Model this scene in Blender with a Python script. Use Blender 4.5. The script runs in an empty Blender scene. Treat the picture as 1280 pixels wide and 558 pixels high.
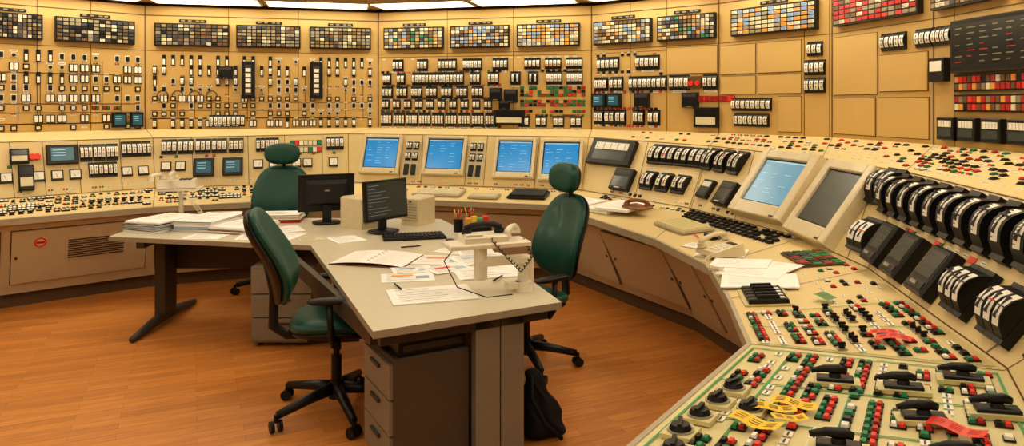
import bpy, math, random
from mathutils import Vector, Matrix
random.seed(11)
R = random.random
try:
    bpy.context.scene.view_settings.view_transform = 'Standard'
    bpy.context.scene.view_settings.look = 'Medium High Contrast'
except Exception: pass

# ---------------------------------------------------------------- materials
MATS = {}
def mat(name, col, rough=.5, metal=0., es=0., var=.10, ns=14., bump=0., coat=0.):
    m = bpy.data.materials.new(name); m.use_nodes = True
    nt = m.node_tree; b = nt.nodes['Principled BSDF']
    tc = nt.nodes.new('ShaderNodeTexCoord'); no = nt.nodes.new('ShaderNodeTexNoise')
    no.inputs['Scale'].default_value = ns; no.inputs['Detail'].default_value = 4
    nt.links.new(tc.outputs['Object'], no.inputs['Vector'])
    mx = nt.nodes.new('ShaderNodeMix'); mx.data_type = 'RGBA'
    nt.links.new(no.outputs['Fac'], mx.inputs['Factor'])
    mx.inputs[6].default_value = tuple(max(0, c*(1-var)) for c in col)+(1,)
    mx.inputs[7].default_value = tuple(min(1, c*(1+var)) for c in col)+(1,)
    nt.links.new(mx.outputs[2], b.inputs['Base Color'])
    b.inputs['Roughness'].default_value = rough
    b.inputs['Metallic'].default_value = metal
    b.inputs['Coat Weight'].default_value = coat
    if es > 0:
        nt.links.new(mx.outputs[2], b.inputs['Emission Color'])
        b.inputs['Emission Strength'].default_value = es
    if bump > 0:
        bp = nt.nodes.new('ShaderNodeBump'); bp.inputs['Strength'].default_value = bump
        n2 = nt.nodes.new('ShaderNodeTexNoise'); n2.inputs['Scale'].default_value = 220
        nt.links.new(tc.outputs['Object'], n2.inputs['Vector'])
        nt.links.new(n2.outputs['Fac'], bp.inputs['Height']); nt.links.new(bp.outputs['Normal'], b.inputs['Normal'])
    MATS[name] = m
    return m
mat('wallpanel', (.60,.405,.15), .55, var=.06, ns=3)
mat('wallpanel2', (.63,.43,.165), .5, var=.05, ns=3)
mat('seam', (.14,.08,.03), .7)
mat('plaster', (.50,.36,.18), .8, var=.06, bump=.1)
mat('ceil', (.42,.30,.15), .85, var=.06)
mat('console', (.76,.61,.32), .42, var=.05, ns=5)
mat('console2', (.72,.65,.36), .4, var=.05, ns=5)
mat('base', (.58,.51,.36), .5, var=.06)
mat('fascia', (.46,.41,.30), .4)
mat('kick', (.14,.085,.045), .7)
mat('black', (.009,.009,.010), .38)
mat('blacksoft', (.018,.018,.02), .55)
mat('darkgrey', (.06,.06,.06), .5)
mat('glass', (.015,.020,.024), .18, coat=.2)
mat('glassgreen', (.03,.12,.17), .25, es=.2)
mat('white', (.88,.86,.78), .5)
mat('cream', (.74,.68,.48), .45)
mat('creamdim', (.28,.24,.16), .45)
mat('ivory', (.74,.65,.45), .42, coat=.15)
mat('phonewhite', (.84,.79,.66), .4, coat=.15)
mat('paper', (.93,.93,.92), .8, var=.03)
mat('paperblue', (.45,.60,.75), .8)
mat('ink', (.10,.10,.12), .8)
mat('orange', (.80,.36,.08), .45)
mat('yellow', (.90,.66,.06), .6)
mat('red', (.45,.025,.018), .4)
mat('redbright', (.80,.05,.03), .4)
mat('green', (.02,.24,.10), .4)
mat('greenline', (.10,.38,.16), .6)
mat('bluew', (.28,.40,.62), .45)
mat('brown', (.16,.09,.04), .5)
mat('silver', (.45,.42,.36), .35, metal=.6)
mat('screenblue', (.022,.20,.47), .2, es=.62, var=.12, ns=6)
mat('screenline', (.30,.55,.70), .3, es=.45)
mat('screengrey', (.06,.07,.065), .25, es=.08)
mat('screenpale', (.11,.27,.40), .2, es=.5)
mat('leather', (.006,.080,.062), .42, bump=.15, coat=.08, ns=30)
mat('plastic', (.010,.010,.011), .42, bump=.05)
mat('desktop', (.66,.61,.48), .34, var=.04, bump=.02)
mat('deskedge', (.38,.35,.28), .5)
mat('deskleg', (.27,.25,.20), .5)
mat('legdark', (.065,.055,.045), .45)
mat('pedestal', (.27,.24,.19), .5)
mat('pedestaldark', (.10,.08,.06), .5)
mat('diffuser', (1.,.88,.66), .5, es=6.2, var=.02)
mat('cloth', (.008,.008,.009), .85, bump=.3)
mat('woodbrown', (.28,.13,.05), .4)
mat('paperdim', (.55,.52,.46), .8)
def wood():
    m = bpy.data.materials.new('laminate'); m.use_nodes = True
    nt = m.node_tree; b = nt.nodes['Principled BSDF']; L = nt.links
    tc = nt.nodes.new('ShaderNodeTexCoord'); mp = nt.nodes.new('ShaderNodeMapping')
    mp.inputs['Rotation'].default_value = (0,0,math.radians(-24))
    L.new(tc.outputs['Object'], mp.inputs['Vector'])
    br = nt.nodes.new('ShaderNodeTexBrick'); br.inputs['Scale'].default_value = 1
    br.inputs['Brick Width'].default_value = .62; br.inputs['Row Height'].default_value = .072
    br.inputs['Mortar Size'].default_value = .0012; br.inputs['Bias'].default_value = 0
    br.inputs['Color1'].default_value = (.72,.32,.085,1); br.inputs['Color2'].default_value = (.57,.235,.057,1)
    br.inputs['Mortar'].default_value = (.36,.14,.035,1); br.offset = .37
    L.new(mp.outputs['Vector'], br.inputs['Vector'])
    mp2 = nt.nodes.new('ShaderNodeMapping'); mp2.inputs['Scale'].default_value = (2.5,40,1)
    L.new(mp.outputs['Vector'], mp2.inputs['Vector'])
    no = nt.nodes.new('ShaderNodeTexNoise'); no.inputs['Scale'].default_value = 1.5; no.inputs['Detail'].default_value = 6
    L.new(mp2.outputs['Vector'], no.inputs['Vector'])
    rp = nt.nodes.new('ShaderNodeValToRGB'); rp.color_ramp.elements[0].color = (.80,.75,.7,1); rp.color_ramp.elements[1].color = (1.15,1.15,1.15,1)
    rp.color_ramp.elements[0].position=.3; rp.color_ramp.elements[1].position=.7
    L.new(no.outputs['Fac'], rp.inputs['Fac'])
    mx = nt.nodes.new('ShaderNodeMix'); mx.data_type='RGBA'; mx.blend_type='MULTIPLY'; mx.inputs['Factor'].default_value=.8
    L.new(br.outputs['Color'], mx.inputs[6]); L.new(rp.outputs['Color'], mx.inputs[7])
    L.new(mx.outputs[2], b.inputs['Base Color'])
    b.inputs['Roughness'].default_value = .33
    MATS['laminate'] = m
wood()

# ---------------------------------------------------------------- mesh builder
class Fr:
    def __init__(s,o,ex,ey,n): s.o,s.ex,s.ey,s.n = o,ex,ey,n
    def p(s,x,y,z): return s.o+s.ex*x+s.ey*y+s.n*z
    def rot(s,x,y,a):
        c,q = math.cos(a), math.sin(a)
        return Fr(s.p(x,y,0), s.ex*c+s.ey*q, s.ey*c-s.ex*q, s.n)
    def tilt(s,x,y,a):
        c,q = math.cos(a), math.sin(a)
        return Fr(s.p(x,y,0), s.ex, s.ey*c+s.n*q, s.n*c-s.ey*q)
    def up(s,z): return Fr(s.p(0,0,z), s.ex,s.ey,s.n)
    def sc(s,k): return Fr(s.o,s.ex*k,s.ey*k,s.n)
def yawF(x,y,z,a=0):
    c,q = math.cos(a), math.sin(a)
    return Fr(Vector((x,y,z)), Vector((c,q,0)), Vector((-q,c,0)), Vector((0,0,1)))
def vertF(x,y,z,a=0):
    c,q = math.cos(a), math.sin(a)
    return Fr(Vector((x,y,z)), Vector((c,q,0)), Vector((0,0,1)), Vector((q,-c,0)))

class MB:
    def __init__(s): s.v=[]; s.f=[]; s.m=[]; s.ml=[]; s.sm=[]
    def mi(s,n):
        if n not in s.ml: s.ml.append(n)
        return s.ml.index(n)
    def face(s,pts,m,sm=False):
        b=len(s.v); s.v.extend(pts); s.f.append(tuple(range(b,b+len(pts)))); s.m.append(s.mi(m)); s.sm.append(sm)
    def add(s,vs,fs,m,sm=False):
        b=len(s.v); s.v.extend(vs); k=s.mi(m)
        for f in fs: s.f.append(tuple(b+i for i in f)); s.m.append(k); s.sm.append(sm)
    def box(s,F,x0,x1,y0,y1,z0,z1,m,t=0.):
        vs=[F.p(x0,y0,z0),F.p(x1,y0,z0),F.p(x1,y1,z0),F.p(x0,y1,z0),
            F.p(x0+t,y0+t,z1),F.p(x1-t,y0+t,z1),F.p(x1-t,y1-t,z1),F.p(x0+t,y1-t,z1)]
        s.add(vs,[(0,3,2,1),(4,5,6,7),(0,1,5,4),(1,2,6,5),(2,3,7,6),(3,0,4,7)],m)
    def bbox(s,F,x0,x1,y0,y1,z0,z1,m,b=.005):
        s.box(F,x0,x1,y0,y1,z0,z1-b,m)
        vs=[F.p(x0,y0,z1-b),F.p(x1,y0,z1-b),F.p(x1,y1,z1-b),F.p(x0,y1,z1-b),F.p(x0+b,y0+b,z1),F.p(x1-b,y0+b,z1),F.p(x1-b,y1-b,z1),F.p(x0+b,y1-b,z1)]
        s.add(vs,[(4,5,6,7),(0,1,5,4),(1,2,6,5),(2,3,7,6),(3,0,4,7)],m)
    def cyl(s,F,x,y,r,z0,z1,m,seg=12,r2=None,sm=True):
        r2 = r if r2 is None else r2
        lo=[F.p(x+r*math.cos(2*math.pi*i/seg),y+r*math.sin(2*math.pi*i/seg),z0) for i in range(seg)]
        hi=[F.p(x+r2*math.cos(2*math.pi*i/seg),y+r2*math.sin(2*math.pi*i/seg),z1) for i in range(seg)]
        s.add(lo+hi,[(i,(i+1)%seg,seg+(i+1)%seg,seg+i) for i in range(seg)],m,sm)
        s.face(hi,m); s.face(lo[::-1],m)
    def ring(s,F,x,y,r0,r1,z,m,seg=16):
        for i in range(seg):
            a,b=2*math.pi*i/seg,2*math.pi*(i+1)/seg
            s.face([F.p(x+r0*math.cos(a),y+r0*math.sin(a),z),F.p(x+r1*math.cos(a),y+r1*math.sin(a),z),F.p(x+r1*math.cos(b),y+r1*math.sin(b),z),F.p(x+r0*math.cos(b),y+r0*math.sin(b),z)],m)
    def tube(s,pts,r,m,seg=8):
        pts=[Vector(p) for p in pts]; n=len(pts); vs=[]; up=Vector((0,0,1)); prev=None
        for i,p in enumerate(pts):
            t=(pts[min(i+1,n-1)]-pts[max(i-1,0)]).normalized()
            a = prev if prev is not None else (up if abs(t.z)<.9 else Vector((1,0,0)))
            a=(a-t*a.dot(t))
            if a.length<1e-5: a=Vector((1,0,0))-t*t.x
            a.normalize(); b=t.cross(a); prev=a
            rr = r[i] if isinstance(r,(list,tuple)) else r
            vs+=[p+a*rr*math.cos(2*math.pi*k/seg)+b*rr*math.sin(2*math.pi*k/seg) for k in range(seg)]
        fs=[(i*seg+k,i*seg+(k+1)%seg,(i+1)*seg+(k+1)%seg,(i+1)*seg+k) for i in range(n-1) for k in range(seg)]
        fs+=[tuple(range(seg))[::-1],tuple((n-1)*seg+k for k in range(seg))]
        s.add(vs,fs,m,True)
    def cushion(s,F,w,h,t,m,n=3.2,bend=None,rings=7,seg=32,taper=0.):
        vs=[];fs=[]
        def pt(x,y,z):
            x*= 1-taper*(y/(h/2))
            if bend: x,y,z=bend(x,y,z)
            return F.p(x,y,z)
        for side in (1,-1):
            b=len(vs); vs.append(pt(0,0,side*t/2))
            for i in range(1,rings+1):
                r=math.sin(math.pi/2*i/rings)
                zz=side*t/2*max(0,(1-r**5))**.5
                for k in range(seg):
                    a=2*math.pi*k/seg; c,q=math.cos(a),math.sin(a)
                    vs.append(pt(w/2*r*math.copysign(abs(c)**(2/n),c),h/2*r*math.copysign(abs(q)**(2/n),q),zz))
            for k in range(seg):
                f=(b,b+1+k,b+1+(k+1)%seg); fs.append(f if side>0 else f[::-1])
                for i in range(rings-1):
                    q0=b+1+i*seg
                    f=(q0+k,q0+seg+k,q0+seg+(k+1)%seg,q0+(k+1)%seg); fs.append(f if side>0 else f[::-1])
        s.add(vs,fs,m,True)
    def build(s,name,parent=None):
        if not s.v: return None
        lo=Vector([min(v[i] for v in s.v) for i in range(3)]); hi=Vector([max(v[i] for v in s.v) for i in range(3)])
        c=(lo+hi)/2
        me=bpy.data.meshes.new(name); me.from_pydata([tuple(v-c) for v in s.v],[],s.f)
        for n in s.ml: me.materials.append(MATS[n])
        me.polygons.foreach_set('material_index',s.m); me.polygons.foreach_set('use_smooth',s.sm); me.update()
        ob=bpy.data.objects.new(name,me); bpy.context.scene.collection.objects.link(ob); ob.location=c
        if parent:
            ob.parent=parent; ob.matrix_parent_inverse=Matrix.Translation(-parent.location)
        return ob
def empty(name,loc):
    e=bpy.data.objects.new(name,None); e.empty_display_size=.1; bpy.context.scene.collection.objects.link(e); e.location=Vector(loc); return e

# ---------------------------------------------------------------- stations
#      edge          FB            zFB  FT            zFT   W             K
ST=[((-5.0,5.2),  (-5.5,5.72),  .88, (-5.7,5.85), 1.40, (-5.9,6.02), (-5.2,5.42)),
    ((-3.3,6.6),  (-3.65,7.35), .88, (-3.75,7.5), 1.40, (-4.0,7.85), (-3.45,6.85)),
    ((-1.65,7.3), (-1.80,7.9),  .88, (-1.85,8.1), 1.42, (-1.57,8.45),(-1.7,7.55)),
    ((.35,6.75),  (.70,7.25),   .87, (.80,7.5),   1.41, (.87,7.85),  (.55,7.08)),
    ((1.0,5.05),  (1.50,6.05),  .86, (1.78,6.45), 1.38, (2.0,6.95),  (1.38,5.5)),
    ((1.15,4.2),  (1.90,4.75),  .86, (2.2,5.1),   1.37, (2.67,6.0),  (1.6,4.45)),
    ((1.05,3.5),  (1.90,3.85),  .86, (2.3,4.2),   1.36, (2.9,4.95),  (1.5,3.5)),
    ((.93,2.85),  (1.64,2.40),  .86, (1.97,2.0),  1.36, (3.1,1.9),   (1.3,2.4)),
    ((-.15,1.35), (.95,1.0),    .86, (1.25,.6),   1.36, (2.4,-.4),   (.45,1.15))]
ZW0,ZW1,ZC=1.47,2.82,2.86
def V(p,z): return Vector((p[0],p[1],z))
class Patch:
    def __init__(s,a,b,c,d): s.a,s.b,s.c,s.d=a,b,c,d
    def P(s,u,v): return s.a*(1-u)*(1-v)+s.b*u*(1-v)+s.c*(1-u)*v+s.d*u*v
    def fr(s,u,v):
        du=(s.b-s.a)*(1-v)+(s.d-s.c)*v; dv=(s.c-s.a)*(1-u)+(s.d-s.b)*u
        ex=du.normalized(); n=ex.cross(dv).normalized(); ey=n.cross(ex)
        return Fr(s.P(u,v),ex,ey,n)
    def LU(s,v=.5): return ((s.b-s.a)*(1-v)+(s.d-s.c)*v).length
    def LV(s,u=.5): return ((s.c-s.a)*(1-u)+(s.d-s.b)*u).length
    def mesh(s,mb,m,nu=10,nv=4):
        vs=[s.P(i/nu,j/nv) for j in range(nv+1) for i in range(nu+1)]
        mb.add(vs,[(j*(nu+1)+i,j*(nu+1)+i+1,(j+1)*(nu+1)+i+1,(j+1)*(nu+1)+i) for j in range(nv) for i in range(nu)],m)
    def line(s,mb,u0,v0,u1,v1,w,z,m,n=8):
        for i in range(n):
            t0,t1=i/n,(i+1)/n
            p=s.P(u0+(u1-u0)*t0,v0+(v1-v0)*t0); q=s.P(u0+(u1-u0)*t1,v0+(v1-v0)*t1)
            nn=s.fr((u0+u1)/2,(v0+v1)/2).n; d=(q-p).normalized(); w2=nn.cross(d)*w/2
            mb.face([p-w2+nn*z,q-w2+nn*z,q+w2+nn*z,p+w2+nn*z],m)
NS=len(ST)-1
DESK=[];FACE=[];SHELF=[];WALL=[];FRONT=[]
def lerp2(a,b,t): return (a[0]+(b[0]-a[0])*t,a[1]+(b[1]-a[1])*t)
for i in range(NS):
    a,b=ST[i],ST[i+1]
    DESK.append(Patch(V(a[0],.8),V(b[0],.8),V(a[1],a[2]),V(b[1],b[2])))
    FACE.append(Patch(V(a[1],a[2]),V(b[1],b[2]),V(a[3],a[4]),V(b[3],b[4])))
    SHELF.append(Patch(V(a[3],a[4]),V(b[3],b[4]),V(a[5],ZW0),V(b[5],ZW0)))
    WALL.append(Patch(V(a[5],ZW0),V(b[5],ZW0),V(a[5],ZW1),V(b[5],ZW1)))
    FRONT.append(Patch(V(a[6],.12),V(b[6],.12),V(lerp2(a[0],a[6],.3),.73),V(lerp2(b[0],b[6],.3),.73)))

# ---------------------------------------------------------------- devices
def meter(mb,F,x,y,w,h,d=.025,fm='white',fw=.78,nee='ink'):
    mb.box(F,x-w/2,x+w/2,y-h/2,y+h/2,0,d*.5,'black')
    N=6; H=h*.44
    prof=[(-H+2*H*i/N, d*.4+d*math.sin(math.pi*i/N)**.7) for i in range(N+1)]
    for ww,mm,dz in ((w*.92,'black',0),(w*fw,fm,.0012)):
        for i in range(N):
            if mm==fm and (i==0 or i==N-1): continue
            (y0,z0),(y1,z1)=prof[i],prof[i+1]
            mb.face([F.p(x-ww/2,y+y0,z0+dz),F.p(x+ww/2,y+y0,z0+dz),F.p(x+ww/2,y+y1,z1+dz),F.p(x-ww/2,y+y1,z1+dz)],mm)
    for sx in (-1,1):
        pts=[F.p(x+sx*w*.46,y+a,b) for a,b in prof]
        mb.face(pts if sx<0 else pts[::-1],'black')
    yy=y+(R()-.5)*h*.3
    mb.box(F,x-w*fw*.5,x+w*fw*.5,yy-h*.010,yy+h*.010,d*1.3,d*1.48,'redbright' if R()<.35 else nee)
    mb.box(F,x-w*fw*.07,x+w*fw*.07,y-h*.2,y+h*.2,d*1.1,d*1.43,nee)
def bank(mb,F,x,y,n,w,h,gap=.002,**k):
    for i in range(n): meter(mb,F,x+(i-(n-1)/2)*(w+gap),y,w,h,**k)
def bigmeter(mb,F,x,y,w,h,d):
    meter(mb,F,x,y,w,h,d,fw=.50)
    N=6; H=h*.44
    for k in range(9):
        t=.22+.07*k; yy=-H+2*H*t; zz=d*.4+d*math.sin(math.pi*t)**.7
        mb.box(F,x-w*.22,x-w*.08,y+yy-.0012,y+yy+.0012,zz-.004,zz+.0025,'ink')
def recorder(mb,F,x,y,w,h,d=.04,style=0):
    mb.bbox(F,x-w/2,x+w/2,y-h/2,y+h/2,0,d,'black',.006)
    if style==0:
        mb.box(F,x-w*.38,x+w*.38,y-h*.33,y+h*.02,d,d+.002,'screengrey'); mb.box(F,x-w*.38,x+w*.38,y+h*.08,y+h*.36,d,d+.003,'white')
        for k in range(5): mb.box(F,x-w*.34+k*w*.16,x-w*.33+k*w*.16,y+h*.1,y+h*.34,d+.003,d+.0035,'ink')
    elif style==1:
        mb.box(F,x-w*.36,x+w*.36,y-h*.34,y+h*.34,d,d+.002,'glassgreen')
        for k in range(3): mb.box(F,x-w*.3,x+w*.1,y+h*.2-k*h*.14,y+h*.23-k*h*.14,d+.002,d+.0025,'screenline')
    elif style==2:
        mb.box(F,x-w*.42,x+w*.42,y-h*.38,y+h*.1,d,d+.002,'glass'); mb.box(F,x-w*.4,x+w*.4,y+h*.2,y+h*.4,d,d+.003,'darkgrey')
        mb.box(F,x-w*.15,x+w*.15,y-h*.46,y-h*.41,d,d+.012,'silver')
    else:
        mb.box(F,x-w*.40,x+w*.40,y-h*.36,y+h*.0,d,d+.002,'cream'); mb.box(F,x-w*.4,x+w*.4,y+h*.06,y+h*.38,d,d+.002,'glass')
def label(mb,F,x,y,w,h,m='white'):
    mb.box(F,x-w/2,x+w/2,y-h/2,y+h/2,0,.003,m)
    if m in('white','cream'): mb.box(F,x-w*.38,x+w*.38,y-h*.12,y+h*.12,.003,.0035,'ink')
def button(mb,F,x,y,w,h,m):
    mb.box(F,x-w/2-.003,x+w/2+.003,y-h/2-.003,y+h/2+.003,0,.004,'black'); mb.box(F,x-w/2,x+w/2,y-h/2,y+h/2,.004,.012,m,.002)
def knob(mb,F,x,y,s,plate='silver'):
    mb.box(F,x-s/2,x+s/2,y-s/2,y+s/2,0,.004,plate); mb.cyl(F,x,y,s*.36,.004,.016,'black',10,s*.3)
    G=F.rot(x,y,random.choice((0,.7,-.7,1.57))); mb.box(G,-s*.1,s*.1,-s*.46,s*.46,.016,.026,'black',.002)
def pistol(mb,F,s):
    mb.bbox(F,-s*.75,s*.75,-s*.32,s*.32,0,.012,'black',.003)
    mb.cyl(F,0,0,s*.26,.012,.024,'blacksoft',14,s*.22)
    mb.tube([F.p(-s*.5,0,.030),F.p(-s*.2,0,.037),F.p(s*.4,s*.06,.037),F.p(s*.95,s*.16,.030)],[.010,.015,.013,.008],'black',8)
def lamp(mb,F,x,y,m): mb.cyl(F,x,y,.009,0,.01,m,8,.006)
def gauge(mb,F,x,y,s):
    mb.bbox(F,x-s/2,x+s/2,y-s/2,y+s/2,0,.015,'black',.003); mb.box(F,x-s*.4,x+s*.4,y-s*.32,y+s*.4,.015,.017,'white')
    G=F.rot(x,y-s*.2,.6*(R()-.5)*2); mb.box(G,-.0015,.0015,0,s*.45,.017,.018,'ink')
def mimic(mb,F,k):
    if k==0: label(mb,F,0,.0,.035,.055,'white'); mb.box(F,-.012,.012,-.018,.02,.003,.014,'black')
    elif k==1: knob(mb,F,0,0,.036); label(mb,F,0,.034,.034,.012,'white')
    elif k==2:
        mb.box(F,-.014,.014,-.045,.045,0,.012,'black'); mb.box(F,-.009,.009,-.036,.01,.012,.0135,'white'); lamp(mb,F,0,.03,'creamdim')
    elif k==3: button(mb,F,-.013,0,.018,.018,'red'); button(mb,F,.013,0,.018,.018,'green')
    elif k==4: mb.ring(F,0,0,.018,.026,.003,'brown'); label(mb,F,.0,.0,.014,.014,'cream')
    elif k==5: label(mb,F,0,0,.04,.014)
    elif k==6: mb.box(F,-.02,.02,-.02,.02,0,.010,'black'); mb.box(F,-.012,.012,-.012,.012,.01,.012,'cream')
    elif k==7: meter(mb,F,0,0,.032,.08,.016)
    elif k==8: lamp(mb,F,-.012,.0,'redbright'); lamp(mb,F,.012,0,'green'); label(mb,F,0,-.022,.04,.01)
    elif k==9: button(mb,F,0,0,.03,.02,'black'); label(mb,F,0,.022,.03,.01)
    elif k==10: button(mb,F,0,0,.024,.02,random.choice(('redbright','red','green','white','black')))
    elif k==11:
        mb.box(F,-.03,.03,-.03,.03,0,.012,'black'); mb.box(F,-.024,-.004,-.024,.024,.012,.0135,'white'); mb.box(F,.004,.024,-.024,.024,.012,.0135,'white')
    elif k==12: label(mb,F,0,.03,.05,.014); label(mb,F,0,0,.03,.035,'cream'); mb.cyl(F,0,0,.012,.003,.018,'black',8)
def fill(mb,pt,u0,u1,v0,v1,pu,pv,ks,prob,lift=0,jit=.0,s=1.):
    nu=max(1,int((u1-u0)*pt.LU((v0+v1)/2)/pu)); nv=max(1,int((v1-v0)*pt.LV((u0+u1)/2)/pv))
    for j in range(nv):
        k0=random.choice(ks)
        for i in range(nu):
            if R()>prob: continue
            if R()<.35: k0=random.choice(ks)
            mimic(mb,pt.fr(u0+(u1-u0)*(i+.5+(R()-.5)*jit)/nu, v0+(v1-v0)*(j+.5)/nv).up(lift).sc(s),k0)

# ---------------------------------------------------------------- room shell
wn=['wall_left','wall_back_left','wall_back','wall_back_right','wall_right_far','wall_right','wall_right_near','wall_right_rear']
cen=Vector((-1.2,4.2,0))
def outp(p,d):
    q=Vector((p[0],p[1],0)); n=(q-cen).normalized(); return q+n*d
def slab(name,p,q,t,z0,z1,m):
    mb=MB(); d=(q-p).normalized(); n=Vector((-d.y,d.x,0))
    mb.box(Fr(p,d,n,Vector((0,0,1))),0,(q-p).length,0,t,z0,z1,m); return mb.build(name)
for i in range(NS):
    slab(wn[i],outp(ST[i][5],.16),outp(ST[i+1][5],.16),.1,0,ZC,'plaster')
pA=outp(ST[0][5],.16); pI=outp(ST[-1][5],.16)
slab('wall_camera_side_right',pI,Vector((2.6,-2.6,0)),.1,0,ZC,'plaster')
slab('wall_camera_side',Vector((2.7,-2.6,0)),Vector((-7.2,-2.6,0)),.1,0,ZC,'plaster')
slab('wall_left_near',Vector((-7.2,-2.6,0)),pA,.1,0,ZC,'plaster')
mb=MB(); mb.box(yawF(0,0,0),-7.6,4,-2.9,9.2,-.1,0,'laminate'); ob=mb.build('floor')
mb=MB(); mb.box(yawF(0,0,0),-7.6,4,-2.9,9.2,ZC,ZC+.1,'ceil'); mb.build('ceiling')

WP=[]
for i in range(NS):
    mb=MB(); W=WALL[i]; W.mesh(mb,'wallpanel',8,4)
    a,b=W.a,W.b; ao,bo=outp(a,.10),outp(b,.10)
    vs=[W.c,W.d,V(bo,ZW1),V(ao,ZW1),W.a,W.b,V(bo,ZW0),V(ao,ZW0)]
    mb.add(vs,[(0,1,2,3),(4,7,6,5),(0,3,7,4),(1,5,6,2)],'wallpanel')
    e=empty('instrument_wall_panel',(W.P(.5,.5)))
    mb.build('panel_body',e)
    WP.append((e,MB()))
def zv(z): return (z-ZW0)/(ZW1-ZW0)
def wf(i,u,z): return WALL[i].fr(u,zv(z))
def seams(i,us,z0=1.47,z1=2.82,m='seam'):
    for u in us: WALL[i].line(WP[i][1],u,zv(z0),u,zv(z1),.006,.002,m,1)
def hseam(i,u0,u1,z,w=.005,m='seam'): WALL[i].line(WP[i][1],u0,zv(z),u1,zv(z),w,.002,m,1)
def wrow(i,u0,u1,z,n,w,h,g=1,**k):
    w*=1.15; h*=1.15
    for j in range(n):
        u=u0+(u1-u0)*((j+.5)/n); F=wf(i,u,z); WP[i][1].box(F,-g*w/2-.008,g*w/2+.008,-h/2-.006,h/2+.006,0,.004,'darkgrey'); bank(WP[i][1],F,0,0,g,w,h,**k)
        label(WP[i][1],F,0,-h/2-.022,min(g*w*.9,.14),.018)
def blank(i,u0,u1,z0,z1):
    mb=WP[i][1]; F=wf(i,(u0+u1)/2,(z0+z1)/2); L=WALL[i].LU()*(u1-u0)/2; H=(z1-z0)/2
    mb.box(F,-L,L,-H,H,0,.003,'seam'); mb.box(F,-L+.005,L-.005,-H+.005,H-.005,.003,.010,'wallpanel2')
def wsmall(i,u0,u1,z,ks,p=.07,prob=.75,s=1.):
    fill(WP[i][1],WALL[i],u0,u1,zv(z)-.01,zv(z)+.01,p,.02,ks,prob,s=s)
for i in range(NS):
    seams(i,(.002,.998)); hseam(i,0,1,2.335); hseam(i,0,1,2.72,.012,'brown')

# --- section 0,1 : electrical mimic
mb=WP[0][1]; seams(0,(.62,.80))
for z,c in ((1.75,'brown'),(1.66,'brown'),(1.55,'black'),(2.06,'brown')): hseam(0,.4,.98,z,.009,c)
for u in (.5,.56,.63,.7,.77,.84,.91): WALL[0].line(mb,u,zv(1.55),u,zv(random.choice((1.95,2.05,2.2))),.007,.002,'brown',1)
for z,ks in ((2.23,[0,2,12]),(2.12,[12,6,11]),(2.01,[0,2,11]),(1.91,[6,4,0]),(1.81,[11,0,12]),(1.71,[6,0,3]),(1.60,[6,11,5]),(1.51,[5,6])):
    fill(mb,WALL[0],.45,.99,zv(z)-.02,zv(z)+.02,.098,.05,ks,.76,s=1.35)
for z in (2.175,2.065,1.96,1.86,1.76,1.655): wsmall(0,.45,.99,z,[5,5,8],.098,.5)
recorder(mb,wf(0,.90,1.58),0,0,.14,.16,style=1); recorder(mb,wf(0,.965,1.58),0,0,.13,.16,style=1)
mb=WP[1][1]; seams(1,(.34,.64))
for z,c in ((1.77,'brown'),(1.68,'brown'),(1.59,'black')): hseam(1,.02,.97,z,.009,c)
for u in (.07,.13,.2,.27): mb.ring(wf(1,u,1.84),0,0,.05,.062,.004,'brown'); WALL[1].line(mb,u,zv(1.6),u,zv(1.79),.007,.002,'brown',1)
for u in (.42,.51,.6,.67,.77,.85,.93): WALL[1].line(mb,u,zv(1.55),u,zv(2.05),.007,.002,'brown',1)
for z,ks in ((2.23,[0,2,12]),(2.12,[2,7,7]),(2.0,[2,7,0]),(1.91,[0,12]),(1.81,[6,11]),(1.73,[0,6]),(1.64,[12,6]),(1.53,[7,2,11])):
    fill(mb,WALL[1],.02,.98,zv(z)-.02,zv(z)+.02,.090,.05,ks,.72,s=1.3)
for z in (2.18,2.06,1.955,1.86,1.77,1.685,1.59): wsmall(1,.02,.98,z,[5,5,8],.09,.5)
for u in (.425,.72):
    F=wf(1,u,2.02); mb.bbox(F,-.07,.07,-.21,.21,0,.04,'black',.006); mb.box(F,-.035,.035,-.17,.17,.04,.043,'darkgrey')
    for k in range(5): mb.box(F,-.028,.028,-.14+k*.058,-.10+k*.058,.043,.045,'white')
recorder(mb,wf(1,.33,2.10),0,0,.15,.14,style=2)
bank(mb,wf(1,.335,1.56),0,0,8,.045,.13)
# --- section 2
mb=WP[2][1]; seams(2,(.34,.65)); hseam(2,0,1,2.295)
wrow(2,.04,.28,2.20,2,.035,.11,3); wrow(2,.28,.52,2.20,2,.037,.11,5); wrow(2,.535,.645,2.20,1,.036,.11,4); wrow(2,.69,.97,2.20,3,.037,.10,4)
wrow(2,.01,.15,2.04,2,.04,.11,2); wrow(2,.17,.42,2.04,3,.034,.12,5); wrow(2,.43,.60,2.04,2,.034,.12,3)
wrow(2,.62,.78,2.04,2,.045,.12,2,fw=.4); wrow(2,.79,.97,2.04,2,.036,.12,4)
wrow(2,.01,.52,1.885,7,.036,.11,3)
wrow(2,.01,.58,1.57,9,.028,.13,4,d=.015); wrow(2,.66,.97,1.555,4,.05,.10,2)
wrow(2,.01,.56,1.745,10,.036,.09,2,d=.015)
for z in (2.12,1.965,1.815,1.665,1.495): wsmall(2,.01,.60,z,[10,8,3,9],.062,.75)
wsmall(2,.67,.97,2.12,[5,8,9],.06,.8); wsmall(2,.67,.97,1.62,[10,3],.05,.85); wsmall(2,.01,.98,2.27,[5],.09,.6)
recorder(mb,wf(2,.632,1.60),0,0,.36,.17,style=3)
recorder(mb,wf(2,.64,1.84),0,0,.15,.15,style=2); recorder(mb,wf(2,.57,1.86),0,0,.14,.14,style=2); recorder(mb,wf(2,.61,1.74),0,0,.12,.10,style=2)
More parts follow.
